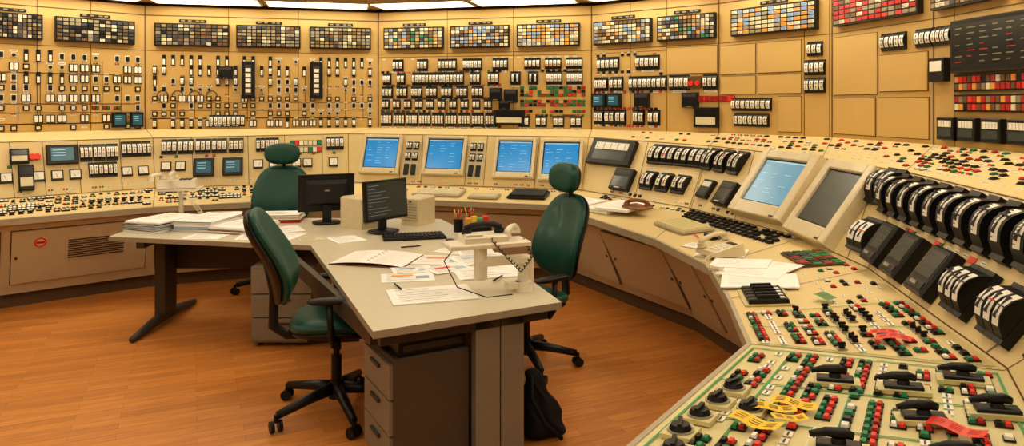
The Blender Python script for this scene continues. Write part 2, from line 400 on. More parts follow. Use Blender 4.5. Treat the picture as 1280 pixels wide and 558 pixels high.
for z in (1.93,1.89,1.85,1.78,1.74,1.67):
    for j in range(15):
        if R()<.85: button(mb,wf(2,.69+j*.0195,z),0,0,.036,.026,random.choice(('redbright','green','green','black','red','green')))
# --- section 3
mb=WP[3][1]; seams(3,(.33,.62)); hseam(3,0,.62,2.295)
wrow(3,.05,.24,2.18,1,.045,.12,5); wrow(3,.38,.56,2.18,1,.045,.12,5)
wrow(3,.02,.28,1.965,2,.045,.12,3); wrow(3,.32,.62,1.965,2,.045,.12,4); wrow(3,.63,.80,1.965,1,.045,.12,4); wrow(3,.88,1.0,1.965,1,.04,.12,3)
F=wf(3,.83,1.965); mb.box(F,-.07,.07,-.06,.06,0,.02,'brown'); lamp(mb,F,-.04,.03,'redbright'); lamp(mb,F,0,.03,'redbright')
for x in (-.035,.035): mb.cyl(F,x,-.01,.026,.02,.04,'redbright',10)
for u in (.07,.20,.43,.80): recorder(mb,wf(3,u,1.79),0,0,.17,.15,style=1 if u<.3 else 2)
wrow(3,.02,.30,1.61,3,.05,.13,2); wrow(3,.34,.58,1.61,2,.055,.13,2)
blank(3,.62,.99,2.05,2.32)
for z in (2.27,2.09,2.06): wsmall(3,.03,.60,z,[5,8,9],.07,.6)
for v0 in (1.88,1.70,1.52):
    for j in range(16):
        if R()<.7: button(mb,wf(3,.03+j*.036,v0),0,0,.03,.02,random.choice(('redbright','green','red','white','black')))
for j in range(8): button(mb,wf(3,.86+j*.018,1.80),0,0,.024,.05,random.choice(('red','redbright','red')))
recorder(mb,wf(3,.915,1.62),0,0,.25,.20,style=3)
# --- section 4
mb=WP[4][1]; seams(4,(.78,.98))
blank(4,.02,.36,2.03,2.31); blank(4,.38,.76,2.03,2.31); blank(4,.02,.36,1.84,2.015); blank(4,.38,.76,1.84,2.015); blank(4,.56,.76,1.5,1.82)
for j in range(7): button(mb,wf(4,.015+j*.022,1.80),0,0,.024,.05,random.choice(('red','redbright')))
bank(mb,wf(4,.32,1.745),0,0,8,.052,.12); bank(mb,wf(4,.32,1.60),0,0,7,.052,.12)
bank(mb,wf(4,.87,2.22),0,0,3,.045,.12); bank(mb,wf(4,.87,2.06),0,0,4,.045,.13); bank(mb,wf(4,.87,1.91),0,0,4,.045,.13)
# --- section 5
blank(5,.02,.50,1.82,2.30); blank(5,.52,.96,1.84,2.12); blank(5,.02,.48,1.50,1.80); blank(5,.50,.97,1.50,1.80)
mb=WP[5][1]; bank(mb,wf(5,.66,2.21),0,0,5,.048,.13); bank(mb,wf(5,.93,2.21),0,0,3,.048,.13)
# --- section 6
mb=WP[6][1]; seams(6,(.07,.30)); 
bank(mb,wf(6,.035,2.21),0,0,4,.045,.13)
F=wf(6,.030,1.98); mb.bbox(F,-.08,.08,-.08,.08,0,.05,'black',.006); mb.box(F,-.06,.06,-.01,.06,.05,.052,'white')
F=wf(6,.20,2.12); mb.bbox(F,-.38,.38,-.17,.17,0,.05,'black',.01); mb.box(F,-.35,.35,-.14,.14,.05,.052,'glass')
for r in range(7):
    for c in range(6):
        if R()<.7: mb.box(F,-.32+c*.11,-.32+c*.11+.03+R()*.05,.11-r*.036,.116-r*.036,.052,.053,'creamdim' if R()<.8 else 'red')
for z in (1.885,1.755):
    F=wf(6,.20,z); mb.box(F,-.38,.38,-.055,.055,0,.02,'black')
    for r in (0,1):
        for j in range(18):
            if R()<.93: mb.box(F,-.365+j*.0405,-.365+j*.0405+.034,-.045+r*.048,-.005+r*.048,.02,.026,random.choice(('red','redbright','orange','cream','brown','red','creamdim')),.002)
for u in (.055,.12,.19,.26): recorder(mb,wf(6,u,1.585),0,0,.17,.15,style=0)
fill(mb,WALL[6],.3,.9,.1,.75,.14,.14,[2,7,0,6],.6)
fill(WP[7][1],WALL[7],.1,.9,.1,.75,.16,.14,[2,7,0,6],.5)
fill(WP[0][1],WALL[0],.05,.43,.1,.62,.12,.12,[2,7,0,6],.6)
for i,(e,m) in enumerate(WP): m.build('panel_instruments',e)

# annunciators
PAL={'dark':['darkgrey','creamdim','creamdim','brown','darkgrey','darkgrey','cream','black'],
     'mid':['creamdim','darkgrey','cream','creamdim','brown','creamdim','creamdim'],
     'mix':['cream','creamdim','darkgrey','orange','creamdim','darkgrey','brown','cream','green','creamdim','bluew'],
     'color':['orange','cream','bluew','brown','cream','creamdim','bluew','creamdim','cream','brown','darkgrey'],
     'blue':['bluew','cream','orange','bluew','creamdim','cream','creamdim','orange','cream'],
     'red':['redbright','cream','red','red','brown','red','creamdim','creamdim']}
def annun(i,u0,u1,pal,cols=13,rows=6,z0=2.385,z1=2.635):
    W=WALL[i]; L=W.LU()*(u1-u0); H=z1-z0; F=wf(i,(u0+u1)/2,(z0+z1)/2)
    mb=MB(); mb.box(F,-L/2,L/2,-H/2,H/2,.003,.05,'black')
    cw=(L-.02)/cols; rh=(H-.02)/rows
    for r in range(rows):
        for c in range(cols):
            x=-L/2+.01+c*cw; y=-H/2+.01+r*rh
            m=random.choice(PAL[pal]); mb.box(F,x+.005,x+cw-.005,y+.0045,y+rh-.0045,.05,.056,m,.001)
            if m in('cream','orange','yellow','bluew'):
                for k in range(2): mb.box(F,x+.01,x+cw-.012-R()*.01,y+rh*.3+k*rh*.28,y+rh*.38+k*rh*.28,.056,.0565,'ink')
    mb.box(F,-.14,.14,H/2+.018,H/2+.048,.003,.012,'black')
    for sx in(-.1,-.03,.05,.1): mb.box(F,sx-.018,sx+.018,H/2+.026,H/2+.040,.012,.0125,'creamdim')
    mb.build('annunciator_panel')
for a in ((0,.20,.41,'dark'),(0,.43,.635,'dark'),(0,.675,.955,'dark'),(1,.04,.345,'dark'),(1,.375,.65,'mid'),(1,.69,.965,'mid'),
          (2,.035,.325,'mix'),(2,.36,.635,'color'),(2,.67,.95,'blue'),(3,.035,.51,'color'),(3,.56,.985,'mix'),(4,.15,.90,'blue'),
          (5,.07,.92,'red'),(6,.012,.225,'color'),(6,.25,.46,'red')): annun(*a)

# ---------------------------------------------------------------- consoles
CE=[];CM=[]
for i in range(NS):
    a,b=ST[i],ST[i+1]; mb=MB()
    dm='console2' if i==7 else 'console'
    DESK[i].mesh(mb,dm,12,6); FACE[i].mesh(mb,'console',12,6); SHELF[i].mesh(mb,'console',12,4); FRONT[i].mesh(mb,'base',6,3)
    Patch(V(a[0],.75),V(b[0],.75),V(a[0],.8),V(b[0],.8)).mesh(mb,'fascia',4,1)
    Patch(FRONT[i].c,FRONT[i].d,V(a[0],.75),V(b[0],.75)).mesh(mb,'fascia',4,1)
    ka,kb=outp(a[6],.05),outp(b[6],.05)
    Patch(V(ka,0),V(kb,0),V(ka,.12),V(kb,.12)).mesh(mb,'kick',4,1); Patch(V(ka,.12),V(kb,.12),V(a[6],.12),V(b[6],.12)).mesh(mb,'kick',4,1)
    Patch(V(b[5],0),V(a[5],0),V(b[5],ZW0),V(a[5],ZW0)).mesh(mb,'base',2,1)
    for st,flag in ((a,i==0),(b,i==NS-1)):
        if flag:
            pr=[V(st[6],0),V(st[6],.12),V(lerp2(st[0],st[6],.3),.73),V(st[0],.75),V(st[0],.8),V(st[1],st[2]),V(st[3],st[4]),V(st[5],ZW0),V(st[5],0)]
            mb.face(pr,'base')
    DESK[i].line(mb,0,.012,1,.012,.02,.002,'fascia',12)
    FACE[i].line(mb,0,.02,1,.02,.006,.002,'seam',12); FACE[i].line(mb,0,.985,1,.985,.006,.002,'seam',12)
    for P_ in (DESK[i],FACE[i],SHELF[i]):
        P_.line(mb,.003,0,.003,1,.005,.002,'seam',6)
    e=empty('control_console',DESK[i].P(.5,.5)); mb.build('console_body',e); CE.append(e); CM.append(MB())
def df(i,u,v,z=.002): return DESK[i].fr(u,v).up(z)
def ff(i,u,v,z=.002): return FACE[i].fr(u,v).up(z)
def fseam(i,us):
    for u in us: FACE[i].line(CM[i],u,.02,u,.98,.005,.003,'seam',4)
def fpanel(i,u0,u1,v0,v1):
    mb=CM[i]; F=FRONT[i].fr((u0+u1)/2,(v0+v1)/2); L=FRONT[i].LU()*(u1-u0)/2; H=FRONT[i].LV()*(v1-v0)/2
    mb.box(F,-L,L,-H,H,0,.004,'seam'); mb.box(F,-L+.008,L-.008,-H+.008,H-.008,.004,.014,'base')
    for sx in(-1,1): mb.cyl(F,sx*(L-.04),0,.012,.014,.02,'darkgrey',8)
for i in range(NS):
    n={0:2,1:2,2:3}.get(i,2)
    for k in range(n): fpanel(i,(k+.03)/n,(k+.97)/n,.14,.93)
F=FRONT[0].fr(.80,.60).up(.014); m=CM[0]; m.box(F,-.24,.24,-.11,.11,0,.006,'base')
for k in range(9): m.box(F,-.22,.22,-.090+k*.021,-.080+k*.021,.006,.010,'legdark')
F=FRONT[0].fr(.61,.74).up(.014); m.cyl(F,0,0,.05,0,.008,'cream',20); m.ring(F,0,0,.033,.048,.0085,'redbright'); m.box(F,-.03,.03,-.01,.01,.008,.01,'red')
fill(CM[0],DESK[0],.1,.99,.15,.97,.066,.075,[1,1,9,10,5,3,8,6,11],.85,s=1.1); fill(CM[1],DESK[1],.02,.98,.15,.97,.068,.08,[1,9,10,5,3,8,6,11],.82,s=1.1)
m=CM[0]; fseam(0,(.52,.62,.735,.88))
recorder(m,ff(0,.68,.72),0,0,.26,.19,style=1)
lamp(m,ff(0,.58,.70),0,0,'redbright'); m.cyl(ff(0,.585,.70),0,0,.03,0,.03,'redbright',12); m.cyl(ff(0,.60,.70),0,0,.03,0,.03,'redbright',12)
recorder(m,ff(0,.545,.72),0,0,.15,.14,style=3)
for u in (.76,.805,.85): bank(m,ff(0,u,.74),0,0,3,.034,.17)
bank(m,ff(0,.92,.78),0,0,4,.045,.16); bank(m,ff(0,.975,.78),0,0,2,.04,.16)
for u in (.79,.84): bank(m,ff(0,u,.42),0,0,3,.04,.15)
for u in (.50,.60,.66,.72,.90,.96): gauge(m,ff(0,u,.36),0,0,.10)
recorder(m,ff(0,.56,.34),0,0,.12,.24,style=3)
fill(m,FACE[0],.1,.48,.1,.9,.13,.12,[7,6,0,2],.7); fill(m,FACE[0],.5,.99,.02,.20,.06,.05,[8,10,5],.7)
fill(m,FACE[0],.5,.99,.50,.60,.06,.05,[5,10,5],.6)
m=CM[1]; fseam(1,(.19,.47,.66,.86))
for u in (.08,.16,.245,.325,.41): bank(m,ff(1,u,.80),0,0,3,.048,.16)
for u in (.245,.39): recorder(m,ff(1,u,.38),0,0,.20,.19,style=1)
for u in (.06,.13,.52,.60,.72,.78,.92): gauge(m,ff(1,u,.42),0,0,.10)
for z in (.82,.68):
    for j in range(7): button(m,ff(1,.70+.024*j,z),0,0,.042,.055,random.choice(('redbright','cream','green','white','cream')))
bank(m,ff(1,.57,.80),0,0,5,.045,.15); bank(m,ff(1,.93,.80),0,0,4,.045,.15)
fill(m,FACE[1],.02,.98,.06,.2,.07,.05,[8,10,5,9],.7); fill(m,FACE[1],.02,.98,.56,.66,.07,.05,[5,10],.5)
m=CM[2]; fseam(2,(.235,.33,.52,.60,.81))
for u in (.285,.56):
    F=ff(2,u,.5); m.box(F,-.09,.09,-.2,.22,0,.006,'cream')
    for k in range(4): bank(m,F,-.04+.08*(k%2),.15-(k//2)*.12,2,.030,.09)
    for x in(-.04,.04): m.bbox(F,x-.024,x+.024,-.18,-.06,.006,.035,'black',.006)
fill(m,DESK[2],.02,.98,.80,.97,.08,.05,[5,8,10],.6,s=1.2); fill(m,FACE[2],.01,.99,.03,.12,.07,.05,[5,8],.5)
# section 3 console
m=CM[3]; fseam(3,(.53,.99))
recorder(m,ff(3,.25,.72),0,0,.56,.27,d=.05,style=0)
recorder(m,ff(3,.40,.28),0,0,.24,.22,d=.05,style=2)
for k in range(4): bank(m,ff(3,.63+k*.105,.77),0,0,2,.070,.21,d=.045,fw=.6)
for k in range(3): bank(m,ff(3,.62+k*.13,.33),0,0,2,.070,.19,d=.045,fw=.6)
fill(m,FACE[3],.03,.98,.50,.58,.06,.05,[5,8,5],.5); fill(m,FACE[3],.03,.98,.03,.12,.06,.05,[5,8,9],.5)
fill(m,DESK[3],.25,.99,.80,.98,.06,.05,[9,10,5],.7); fill(m,SHELF[3],.3,1,.1,.9,.08,.1,[5,8,10],.55,s=1.1)
# section 4
m=CM[4]; fseam(4,(.46,))
for k in range(3): bank(m,ff(4,.07+k*.14,.77),0,0,2,.070,.22,d=.05,fw=.6)
recorder(m,ff(4,.34,.30),0,0,.19,.21,d=.06,style=2); recorder(m,ff(4,.12,.32),0,0,.15,.17,style=0)
fill(m,FACE[4],.02,.45,.04,.14,.06,.05,[5,8,10],.5); fill(m,SHELF[4],0,1,.08,.92,.075,.09,[5,5,8,10,9],.6,s=1.15)
for r in range(4):
    for j in range(17):
        if R()<.9: F=df(4,.04+j*.056,.95-r*.075); m.box(F,-.022,.022,-.020,.020,0,.016,'black',.003); m.box(F,-.012,.012,-.004,.012,.016,.0175,random.choice(('darkgrey','creamdim','black')))
# section 5
m=CM[5]; fseam(5,(.74,))
bank(m,ff(5,.87,.28),0,0,2,.085,.22,d=.05)
fill(m,SHELF[5],0,1,.08,.92,.08,.10,[5,5,8,10,9],.65,s=1.15)
F=df(5,.55,.80); m.box(F,-.18,.18,-.12,.12,0,.01,'seam')
for r in range(4):
    for c in range(8): 
        x=-.158+c*.045; y=-.088+r*.059; m.box(F,x-.018,x+.018,y-.023,y+.023,.01,.016,random.choice(('green','red','darkgrey','black','green')),.002)
fill(m,DESK[5],.78,.99,.55,.97,.06,.06,[5,10,5,9],.6)
# section 6 : large meters
m=CM[6]; fseam(6,(.40,.9))
for k in range(2): bigmeter(CM[5],ff(5,.86+k*.10,.78),0,0,.085,.25,.075)
for k in range(11): bigmeter(m,ff(6,.025+k*.080,.73),0,0,.100,.26,.085)
for k in range(11): label(m,ff(6,.025+k*.080,.95),0,0,.08,.02)
for u in (.09,.275,.48): 
    F=ff(6,u,.26); m.bbox(F,-.10,.10,-.12,.12,0,.06,'black',.012); m.box(F,-.076,.076,-.035,.092,.06,.062,'screengrey')
    for k in range(3): m.box(F,-.06,.05,.070-k*.03,.073-k*.03,.062,.0625,'darkgrey')
    m.box(F,-.076,.076,-.096,-.058,.06,.064,'darkgrey'); m.box(F,-.03,.03,-.086,-.070,.064,.074,'silver')
bank(m,ff(6,.67,.27),0,0,3,.062,.22,d=.07,fw=.7); bank(m,ff(6,.86,.27),0,0,3,.062,.22,d=.07,fw=.7)
fill(m,FACE[6],.02,.98,.44,.52,.08,.04,[5,5,8],.6)
for u in (.18,.37,.56): label(m,ff(6,u,.47),0,0,.06,.03,'redbright')
fill(m,SHELF[6],0,1,.06,.94,.08,.09,[5,5,8,10,9],.68,s=1.2)
F=df(6,.14,.22); m.box(F,-.14,.14,-.11,.11,0,.008,'console2')
for c in range(5):
    G=F.rot(-.11+c*.055,0,.0); m.bbox(G,-.022,.022,-.09,.09,.008,.03,'black',.005); m.box(G,-.008,.008,-.05,.05,.03,.045,'blacksoft',.002); m.box(G,-.012,.012,.055,.075,.03,.034,'white')
fill(m,DESK[6],.02,.40,.55,.97,.055,.06,[5,5,9,10],.6)
def redgreen(mb,pt,u0,u1,v0,v1,pu,pv,prob,kn=.06):
    nu=int((u1-u0)*pt.LU(.5)/pu); nv=int((v1-v0)*pt.LV((u0+u1)/2)/pv)
    for j in range(nv):
        mode=R()
        for i in range(nu):
            if R()>prob: continue
            F=pt.fr(u0+(u1-u0)*(i+.5)/nu,v0+(v1-v0)*(j+.5)/nv).up(.002); k=R()
            if R()<.3: mode=R()
            if mode<.66:
                c1,c2=random.choice((('redbright','green'),('red','green'),('redbright','black'),('green','black'),('redbright','white')))
                button(mb,F,0,-.0105,.028,.016,c2); button(mb,F,0,.0105,.028,.016,c1)
            elif mode<.82: label(mb,F,0,0,.034,.024,'white')
            elif mode<1-kn: button(mb,F,0,0,.028,.022,random.choice(('black','white','redbright','green')))
            else: knob(mb,F,0,0,.034)
redgreen(m,DESK[6],.42,.97,.05,.97,.044,.062,.80)
for u in (.42,.68,.985): DESK[6].line(m,u,.05,u,.98,.006,.004,'greenline',6)
DESK[6].line(m,.42,.5,.98,.5,.006,.004,'greenline',8)
# desk 7 near section
m=CM[7]
for v in (.05,.22,.5,.78,.97): DESK[7].line(m,.03,v,.97,v,.008,.004,'greenline',10)
for u in (.03,.24,.42,.63,.82,.97): DESK[7].line(m,u,.05,u,.97,.008,.004,'greenline',8)
redgreen(m,DESK[7],.04,.96,.07,.96,.048,.064,.78,.03)
random.seed(5)
PI=((.20,.44,1.75),(.20,.66,1.7),(.11,.85,1.6),(.34,.72,1.8),(.50,.52,1.7),(.5,.8,1.7),(.27,.92,1.7))
for u,v,a in PI:
    F=df(7,u,v,.004).rot(0,0,a+math.pi); m.box(F,-.075,.075,-.036,.036,0,.013,'console2'); pistol(m,F.up(.013),.074)
for u,v in ((.30,.14),(.37,.13),(.44,.12),(.51,.11),(.39,.24),(.58,.14)):
    F=df(7,u,v,.004); m.box(F,-.045,.045,-.045,.045,0,.013,'console2'); m.cyl(F,0,0,.038,.013,.018,'silver',16); m.cyl(F,0,0,.032,.018,.032,'black',14,.026); m.box(F.rot(0,0,R()*2),-.006,.006,-.03,.03,.032,.041,'black')
for k in range(9): bigmeter(m,ff(7,.03+k*.1,.72),0,0,.10,.24,.07)
for k in range(6): bank(m,ff(7,.06+k*.15,.27),0,0,2,.065,.2,d=.06,fw=.6)
fill(m,SHELF[7],0,1,.06,.94,.09,.10,[5,5,8,10,9],.5)
for i in range(NS): CM[i].build('console_controls',CE[i])

def tag(i,u,v,w,h,a,m_):
    mb=MB(); F=DESK[i].fr(u,v).up(.014).rot(0,0,a); N=10
    z=lambda x: .012+.006*math.sin(x*45+u*9)
    for k in range(N):
        x0,x1=-w/2+w*k/N,-w/2+w*(k+1)/N
        mb.face([F.p(x0,-h/2,z(x0)),F.p(x1,-h/2,z(x1)),F.p(x1,h/2,z(x1)+.004),F.p(x0,h/2,z(x0)+.004)],m_)
        if 1<=k<N-1 and k%3:
            for y in(-.22,.0,.22): mb.face([F.p(x0,(y-.025)*h,z(x0)+.003),F.p(x1,(y-.025)*h,z(x1)+.003),F.p(x1,(y+.025)*h,z(x1)+.004),F.p(x0,(y+.025)*h,z(x0)+.004)],'woodbrown' if m_=='yellow' else 'red')
    mb.build('caution_tag')
for t in ((7,.355,.36,.13,.050,1.6,'yellow'),(7,.385,.31,.13,.045,1.9,'yellow'),(7,.455,.29,.15,.055,1.3,'yellow'),(7,.42,.37,.1,.035,2.2,'yellow'),(7,.385,.80,.14,.05,1.2,'redbright'),(6,.85,.68,.12,.05,1.2,'redbright'),(6,.80,.66,.1,.04,1.1,'redbright'),(6,.33,.55,.09,.06,.6,'greenline')): tag(*t)

# ---------------------------------------------------------------- console monitors
def cmonitor(i,u,v,w,h,scr='screenblue',bez=.05,d=.05,lower=.03):
    F=FACE[i].fr(u,v).up(.004)
    e=empty('console_monitor',F.o); mb=MB()
    W,H=w/2+bez,h/2+bez
    mb.bbox(F,-W,-w/2,-H-lower,H,0,d,'ivory',.008); mb.bbox(F,w/2,W,-H-lower,H,0,d,'ivory',.008)
    mb.bbox(F,-w/2,w/2,h/2,H,0,d,'ivory',.008); mb.bbox(F,-w/2,w/2,-H-lower,-h/2,0,d,'ivory',.008)
    mb.box(F,W*.6,W*.75,-H-lower*.6,-H-lower*.2,d,d+.003,'darkgrey')
    mb.build('bezel',e)
    mb=MB(); mb.box(F,-w/2,w/2,-h/2,h/2,.004,d-.025,'black'); q=.012
    mb.box(F,-w/2+q,w/2-q,-h/2+q,h/2-q,d-.025,d-.02,scr)
    if scr!='screengrey':
        for k in range(9):
            y=h*.34-k*h*.085
            for c in range(3):
                if R()<.5: x=-w*.42+c*w*.28; mb.box(F,x,x+w*(.05+.15*R()),y,y+h*.010,d-.02,d-.0195,'screenline')
        mb.box(F,-w/2+q,w/2-q,h/2-q-.014,h/2-q,d-.02,d-.0195,'screenline')
    mb.build('screen',e)
for a in ((2,.155,.60,.39,.34),(2,.43,.60,.40,.34),(2,.72,.58,.37,.35),(2,.905,.56,.38,.36)): cmonitor(*a,bez=.035)
cmonitor(4,.76,.54,.46,.38,'screenpale',.075,.09)
cmonitor(5,.40,.50,.42,.40,'screengrey',.07,.09)

def keyboard(F,w,h,m1,m2,name='keyboard',cols=15,rows=5):
    mb=MB(); mb.bbox(F,-w/2,w/2,-h/2,h/2,0,.022,m1,.006); cw=(w-.03)/cols; rh=(h-.03)/rows
    for r in range(rows):
        for c in range(cols):
            if r==0 and 4<=c<=9:
                if c==4: mb.box(F,-w/2+.015+4*cw+.002,-w/2+.015+10*cw-.002,-h/2+.015+.002,-h/2+.015+rh-.002,.022,.030,m2,.002)
                continue
            x=-w/2+.015+c*cw; y=-h/2+.015+r*rh; mb.box(F,x+.0015,x+cw-.0015,y+.0015,y+rh-.0015,.022,.030,m2,.002)
    mb.build(name)
keyboard(df(2,.20,.45,.006),.36,.16,'fascia','ivory'); keyboard(df(2,.44,.45,.006),.50,.24,'fascia','cream','keyboard',18)
keyboard(df(2,.66,.32,.006),.30,.16,'fascia','cream'); keyboard(df(4,.16,.46,.006),.46,.26,'fascia','console2','keyboard',14,6)
F=df(2,.84,.50,.006); mb=MB(); mb.bbox(F,-.19,.19,-.13,.13,0,.025,'black',.006); mb.bbox(F,-.17,.17,-.11,.12,.025,.04,'blacksoft',.004); mb.build('black_binder')

# ---------------------------------------------------------------- ceiling lights
def troffer(F,L,Wd,name='ceiling_light_panel'):
    mb=MB(); t=.02
    mb.box(F,-L/2,L/2,-Wd/2,-Wd/2+t,-.022,0,'cream'); mb.box(F,-L/2,L/2,Wd/2-t,Wd/2,-.022,0,'cream')
    mb.box(F,-L/2,-L/2+t,-Wd/2+t,Wd/2-t,-.022,0,'cream'); mb.box(F,L/2-t,L/2,-Wd/2+t,Wd/2-t,-.022,0,'cream')
    mb.box(F,-L/2+t,L/2-t,-Wd/2+t,Wd/2-t,-.018,-.008,'diffuser'); mb.build(name)
for i in range(7):
    a=Vector((*ST[i][5],0)); b=Vector((*ST[i+1][5],0)); d=(b-a); L=d.length; d.normalize(); n=Vector((d.y,-d.x,0))
    k=max(1,round(L/1.25)); usable=L-.2; l=usable/k
    for j in range(k):
        c=a+d*(.10+l*(j+.5))+n*.34; ang=math.atan2(d.y,d.x)
        troffer(yawF(c.x,c.y,ZC,ang),l-.05,.48)
for x in (-4.6,-2.7,-.8,1.0):
    for y in (-.6,1.6,3.7,5.6):
        if x==1.0 and y>5: continue
        troffer(yawF(x,y,ZC,0),1.2,.5)

# ---------------------------------------------------------------- operator desk
e=empty('operator_workstation_desk',(-1.2,5,.75))
mb=MB(); pl=[(-3.04,5.42),(-1.42,5.08),(-.61,3.16),(.25,3.63),(-.46,5.88),(-.62,6.25),(-3.06,6.36)]
zt,zb=.75,.715
top=[V(p,zt) for p in pl]; bot=[V(p,zb) for p in pl]
mb.face([V(p,zt) for p in (pl[0],pl[1],pl[5],pl[6])],'desktop'); mb.face([V(p,zt) for p in (pl[1],pl[2],pl[3],pl[4],pl[5])],'desktop')
mb.face([V(p,zb) for p in (pl[6],pl[5],pl[1],pl[0])],'deskedge'); mb.face([V(p,zb) for p in (pl[5],pl[4],pl[3],pl[2],pl[1])],'deskedge')
for k in range(7): mb.face([bot[k],bot[(k+1)%7],top[(k+1)%7],top[k]],'deskedge')
mb.build('desk_top',e)
mb=MB(); F=yawF(-2.78,5.78,0)
mb.box(F,-.04,.04,-.10,.10,.05,.70,'legdark'); mb.box(F,-.055,-.04,-.06,.06,.08,.70,'darkgrey')
for s in(1,-1): mb.tube([F.p(0,0,.06),F.p(0,s*.25,.05),F.p(0,s*.52,.022)],[.045,.036,.022],'legdark',10)
mb.box(F,-.03,.03,-.4,.4,.67,.714,'legdark')
mb.build('t_leg',e)
mb=MB()
d=Vector((.878,.48,0)).normalized(); nn=Vector((-d.y,d.x,0)); F=Fr(Vector((-.61,3.16,0)),d,nn,Vector((0,0,1)))
mb.box(F,.525,.655,.05,.10,0,.714,'deskleg'); mb.box(F,.662,.79,.05,.10,0,.714,'deskleg'); mb.box(F,.63,.67,.11,.8,.05,.70,'legdark')
mb.box(F,.05,.93,.05,.09,.66,.714,'legdark')
mb.box(F,.05,.09,.2,1.9,.62,.714,'legdark'); mb.box(yawF(0,0,0),-2.8,-1.5,5.9,5.94,.40,.714,'legdark')
mb.box(F,.52,.80,.02,.62,0,.03,'legdark')
mb.build('support_frame',e)
def pedestal(F,w,d_,h,m1,m2,n=3):
    mb=MB(); mb.bbox(F,0,w,0,d_,.03,h,m1,.006)
    for k in range(n):
        z0=.05+(h-.07)*k/n; z1=.05+(h-.07)*(k+1)/n-.01
        mb.box(F,.01,w-.01,-.018,0,z0,z1,m2); mb.box(F,w*.35,w*.65,-.032,-.018,z1-.045,z1-.03,'darkgrey')
    for x in(.05,w-.05):
        for y in(.06,d_-.06): mb.cyl(F,x,y,.02,0,.035,'black',8)
    mb.build('drawer_pedestal')
pedestal(Fr(F.p(.13,.50,0),-nn,d,Vector((0,0,1))),.40,.38,.57,'pedestaldark','pedestal')
pedestal(yawF(-1.88,5.18,0,.0),.45,.52,.58,'pedestal','pedestal')
mb=MB(); G=Fr(F.p(.16,.12,.572),d,nn,Vector((0,0,1))); mb.bbox(G,0,.34,0,.36,0,.08,'black',.006); mb.box(G,.02,.32,-.006,0,.02,.05,'darkgrey'); mb.build('document_tray')

# ---------------------------------------------------------------- chairs
def chair(x,y,face,head=True,seat_z=.50,tall=1.0,recl=.14,wd=1.,lift=.10,star=.35):
    yaw=math.atan2(-face[0],face[1]); F=yawF(x,y,0,yaw); e=empty('office_chair',(x,y,0))
    mb=MB()
    for k in range(5):
        a=2*math.pi*k/5+.3; c,q=math.cos(a),math.sin(a)
        mb.tube([F.p(c*.03,q*.03,.135),F.p(c*.15,q*.15,.122),F.p(c*(star-.01),q*(star-.01),.085)],[.036,.030,.022],'plastic',8)
        G=yawF(*F.p(c*star,q*star,0),yaw+a+.5+k)
        mb.cyl(G,0,0,.012,.05,.09,'plastic',8)
        for s in(-1,1):
            H=Fr(G.p(0,s*.012,.030),G.ex,Vector((0,0,1)),G.ey*s); mb.cyl(H,0,0,.030,0,.020,'plastic',14)
    mb.cyl(F,0,0,.045,.08,.18,'plastic',14,.036)
    mb.build('star_base',e)
    mb=MB(); mb.cyl(F,0,0,.030,.16,.32,'plastic',14); mb.cyl(F,0,0,.018,.30,.42,'plastic',12); mb.bbox(F,-.10,.10,-.15,.13,seat_z-.10,seat_z-.045,'plastic',.01)
    mb.tube([F.p(.08,.02,seat_z-.06),F.p(.24,.03,seat_z-.085)],.009,'plastic'); mb.build('gas_lift',e)
    mb=MB()
    sb=lambda X,Y,Z:(X,Y,Z-(.03*max(0,Y/.24)**2)+.02*(abs(X)/.24)**2)
    mb.cushion(F.up(seat_z),.53,.51,.095,'leather',3.0,sb); mb.cushion(F.up(seat_z-.035),.50,.48,.07,'plastic',3.0,sb); mb.build('seat',e)
    B0=F.p(0,-.26,seat_z+lift); up=(Vector((0,0,1))*math.cos(recl)-F.ey*math.sin(recl))
    fw=F.ey*math.cos(recl)+Vector((0,0,1))*math.sin(recl)
    h=.60*tall
    B=Fr(B0+up*(h/2),-F.ex,up,fw)
    bb=lambda X,Y,Z:(X*wd,Y,Z+.9*X*X+.035*math.cos((Y+h*.22)/h*5.)-.03)
    mb=MB(); mb.cushion(B,.47,h,.085,'leather',2.9,bb,8,36,.10)
    B2=Fr(B.p(0,0,-.035),B.ex,B.ey,B.n); mb.cushion(B2,.46,h*.985,.06,'plastic',2.9,bb,6,36,.10); mb.build('backrest',e)
    mb=MB(); mb.tube([F.p(0,-.10,seat_z-.07),F.p(0,-.27,seat_z-.07),F.p(0,-.345,seat_z-.02),B.p(0,-h*.36,-.065),B.p(0,0,-.065)],[.028,.028,.028,.026,.02],'plastic',10)
    mb.build('back_support',e)
    if head:
        mb=MB(); H=Fr(B.p(0,h/2+.105,.01),B.ex,B.ey,B.n); mb.cushion(H,.29*wd,.21,.10,'leather',2.6,lambda X,Y,Z:(X,Y,Z+1.2*X*X))
        H2=Fr(H.p(0,0,-.02),B.ex,B.ey,B.n); mb.cushion(H2,.28*wd,.20,.09,'plastic',2.6,lambda X,Y,Z:(X,Y,Z+1.2*X*X))
        mb.tube([B.p(0,h*.25,-.05),B.p(0,h/2+.1,-.05)],.016,'plastic'); mb.build('headrest',e)
    mb=MB()
    for s in(-1,1):
        mb.tube([F.p(s*.12,.0,seat_z-.06),F.p(s*.27,0,seat_z-.06),F.p(s*.295,-.01,seat_z-.02),F.p(s*.295,-.02,seat_z+.17)],.018,'plastic',8)
        mb.cushion(Fr(F.p(s*.295,.0,seat_z+.185),F.ex,F.ey,F.n),.07,.27,.035,'plastic',2.6)
    mb.build('armrests',e)
chair(-1.00,4.10,(.98,.18),head=False,seat_z=.52,tall=.93,recl=.24,lift=.12,star=.37)
chair(-2.22,6.74,(.10,-.99),seat_z=.47,tall=.98,wd=1.18)
chair(.09,4.82,(-.82,-.56),seat_z=.45,tall=.98)

